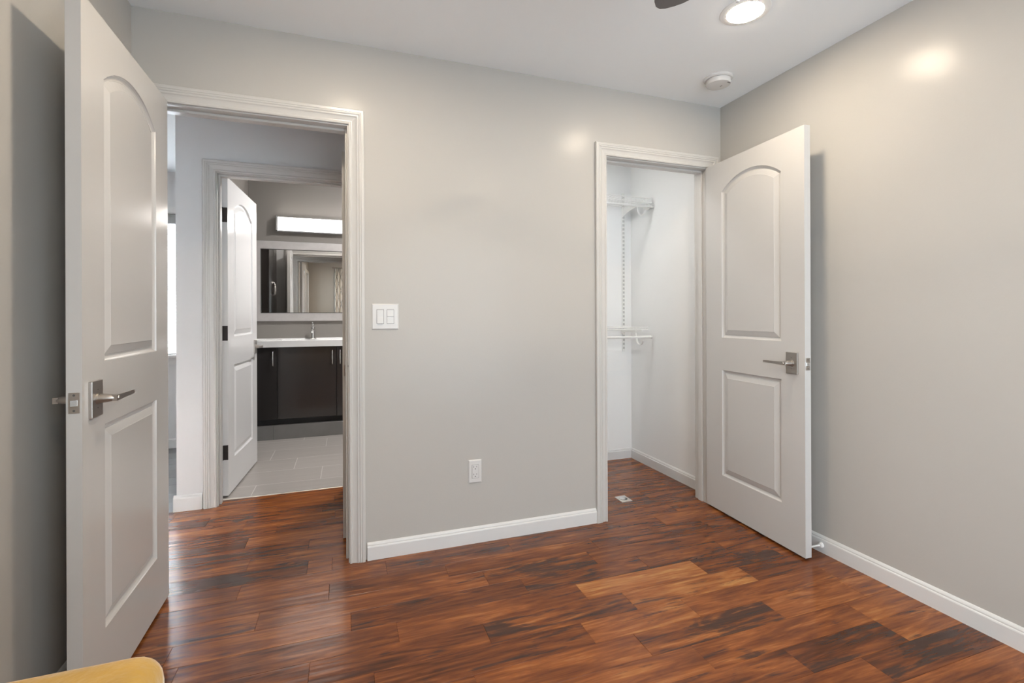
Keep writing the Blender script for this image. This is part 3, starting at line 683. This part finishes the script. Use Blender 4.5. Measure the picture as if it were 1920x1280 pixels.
for s in (-1, 1): box(b, s*.362-.009, -.088, 0, s*.362+.009, -.029, .146, .003)
box(b, -.362, -.060, -.003, .362, -.029, .003); obj('end_cap', b, 'chrome', vl)
tc_ = thing('linen_cabinet', 'dark narrow tall cabinet behind the bathroom door, seen in the mirror', 'cabinet', (BX, 4.25, 0))
b = BM(); box(b, .001, 0, 0, .100, .60, 2.0, .002); obj('body', b, 'cab', tc_)
for y0 in (.004, .302):
    b = BM(); box(b, .1002, y0, .1, .116, y0+.294, 1.99, .0015); dd = obj('door', b, 'cab', tc_)
    hy = .270 if y0 < .1 else .330
    b = BM(); tube(b, [(.118, hy, 1.40), (.135, hy, 1.42), (.140, hy, 1.48), (.135, hy, 1.54), (.118, hy, 1.56)], [.0045, .005, .0075, .005, .0045], 10); obj('handle', b, 'chrome', dd, smooth=True)

# ------------------------------------------------------------------ far window with blind
def window(name, x0, x1, z0, z1, yi, s, label, at=None, rz=0):
    """yi = room-side wall face, s = direction pointing into the room"""
    r = thing(name, label, 'window', at or ((x0+x1)/2, yi, z0), rz, kind='structure'); w = (x1-x0)/2; h = z1-z0
    b = BM(); c = .06
    for a in ((-w-c, -.0, -w, h+c), (w, -.0, w+c, h+c), (-w, h, w, h+c)): box(b, a[0], min(0, s*.016), a[1], a[2], max(0, s*.016), a[3])
    box(b, -w-c-.015, min(0, s*.045), -.022, w+c+.015, max(0, s*.045), 0, .003); box(b, -w-c, min(0, s*.014), -.085, w+c, max(0, s*.014), -.022)
    obj('window_casing', b, 'base', r)
    b = BM(); f = .035; y0, y1 = sorted((-s*.075, -s*.11))
    for a in ((-w, 0, -w+f, h), (w-f, 0, w, h), (-w+f, 0, w-f, f), (-w+f, h-f, w-f, h), (-w+f, h/2-.02, w-f, h/2+.02)): box(b, a[0], y0, a[1], a[2], y1, a[3])
    obj('sash', b, 'white', r)
    b = BM(); box(b, -w+f, -s*.092-.002, f, w-f, -s*.092+.002, h-f); obj('pane', b, 'pane', r)
    return r
window('window_1', fx0, fx1, fz0, fz1, FY, -1, 'bright window with white blind in the room beyond the hall')
window('window_2', wx0, wx1, wz0, wz1, YB, 1, 'bedroom window behind the camera')
window('fill_window', ly0, ly1, lz0, lz1, 0, 1, 'added unseen window in the left wall beside the camera, for extra daylight', (XL, (ly0+ly1)/2, lz0), -PI/2)  # added to spread more daylight over ceiling and walls
bl = thing('window_blind', 'white horizontal slat blind over the far window', 'blind', ((fx0+fx1)/2, FY+.03, fz0))
w = (fx1-fx0)/2-.006; hh = fz1-fz0
M['rail'] = mat('blind rail grey', (.33, .34, .34), .5)
b = BM(); box(b, -w, -.025, hh-.085, w, .025, hh-.003, .002); obj('headrail', b, 'rail', bl)
b = BM(); z = .03
while z < hh-.10:
    prism(b, [(-.009, z-.017), (-.006, z-.017), (.0095, z+.017), (.0065, z+.017)], lambda y, zz: (-w, y, zz), lambda y, zz: (w, y, zz)); z += .0325
obj('slats', b, 'slat', bl)
b = BM(); box(b, -w, -.014, -.0, w, .014, .012, .002); obj('bottom_rail', b, 'rail', bl)
for s in (-1, 1):
    b = BM(); box(b, s*.3-.001, -.013, .01, s*.3+.001, -.011, hh-.08); obj('ladder_cord', b, 'white', bl)

# curtain beside the bedroom window (seen in the mirror)
cu = thing('curtain', 'white curtain with grey trellis pattern, reflected in the bathroom mirror', 'curtain', (-.02, YB+.07, .03))
b = BM(); uvl = b.loops.layers.uv.new('UVMap'); nx, zs_ = 48, (0, 1.1, 2.22); grid = []
for j, z in enumerate(zs_):
    grid.append([(b.verts.new((-.25+.5*i/nx*(1-.12*j*.5), .028*math.sin(i*.9), z)), (i/nx*1.0, z)) for i in range(nx+1)])
for j in range(2):
    for i in range(nx):
        q = [grid[j][i], grid[j][i+1], grid[j+1][i+1], grid[j+1][i]]; f_ = b.faces.new([v[0] for v in q])
        for l_, v in zip(f_.loops, q): l_[uvl].uv = v[1]
co = obj('cloth', b, 'curtain', cu, smooth=True, angle=180); sm = co.modifiers.new('s', 'SOLIDIFY'); sm.thickness = .002
cr_ = thing('curtain_rod', 'thin metal curtain rod over the bedroom window', 'curtain rod', (.75, YB+.07, 2.275))
b = BM(); tube(b, [(-1.05, 0, 0), (1.1, 0, 0)], .009, 14); obj('pole', b, 'nickel', cr_, smooth=True)
for s in (-1, 1):
    b = BM(); lathe(b, [(.009, s*1.04+.02), (.018, s*1.06+.02), (.018, s*1.08+.02), (.006, s*1.10+.02)], n=18, ax='x'); obj('finial', b, 'nickel', cr_, smooth=True)
    b = BM(); box(b, s*.9-.006, -.069, -.012, s*.9+.006, -.004, -.0045); box(b, s*.9-.012, -.0695, -.03, s*.9+.012, -.066, .02); obj('rod_bracket', b, 'nickel', cr_)

# ------------------------------------------------------------------ mustard chair
ch = thing('accent_chair', 'mustard yellow velvet chair, top of its back at the lower left corner', 'chair', (-.514, .470, 0))
b = BM(); box(b, -.285, .175, .30, .285, .303, .710, .036, 6); obj('backrest', b, 'velvet', ch, smooth=True, angle=60)
b = BM(); box(b, -.285, -.27, .30, .285, .174, .44, .04, 5); obj('seat', b, 'velvet', ch, smooth=True, angle=60)
for sx in (-1, 1):
    for sy in (-1, 1):
        b = BM(); y = .02+sy*.22; tube(b, [(sx*.24, y, .302), (sx*.255, y+sy*.012, 0.0)], [.019, .011], 14); obj('leg', b, 'leg', ch, smooth=True)
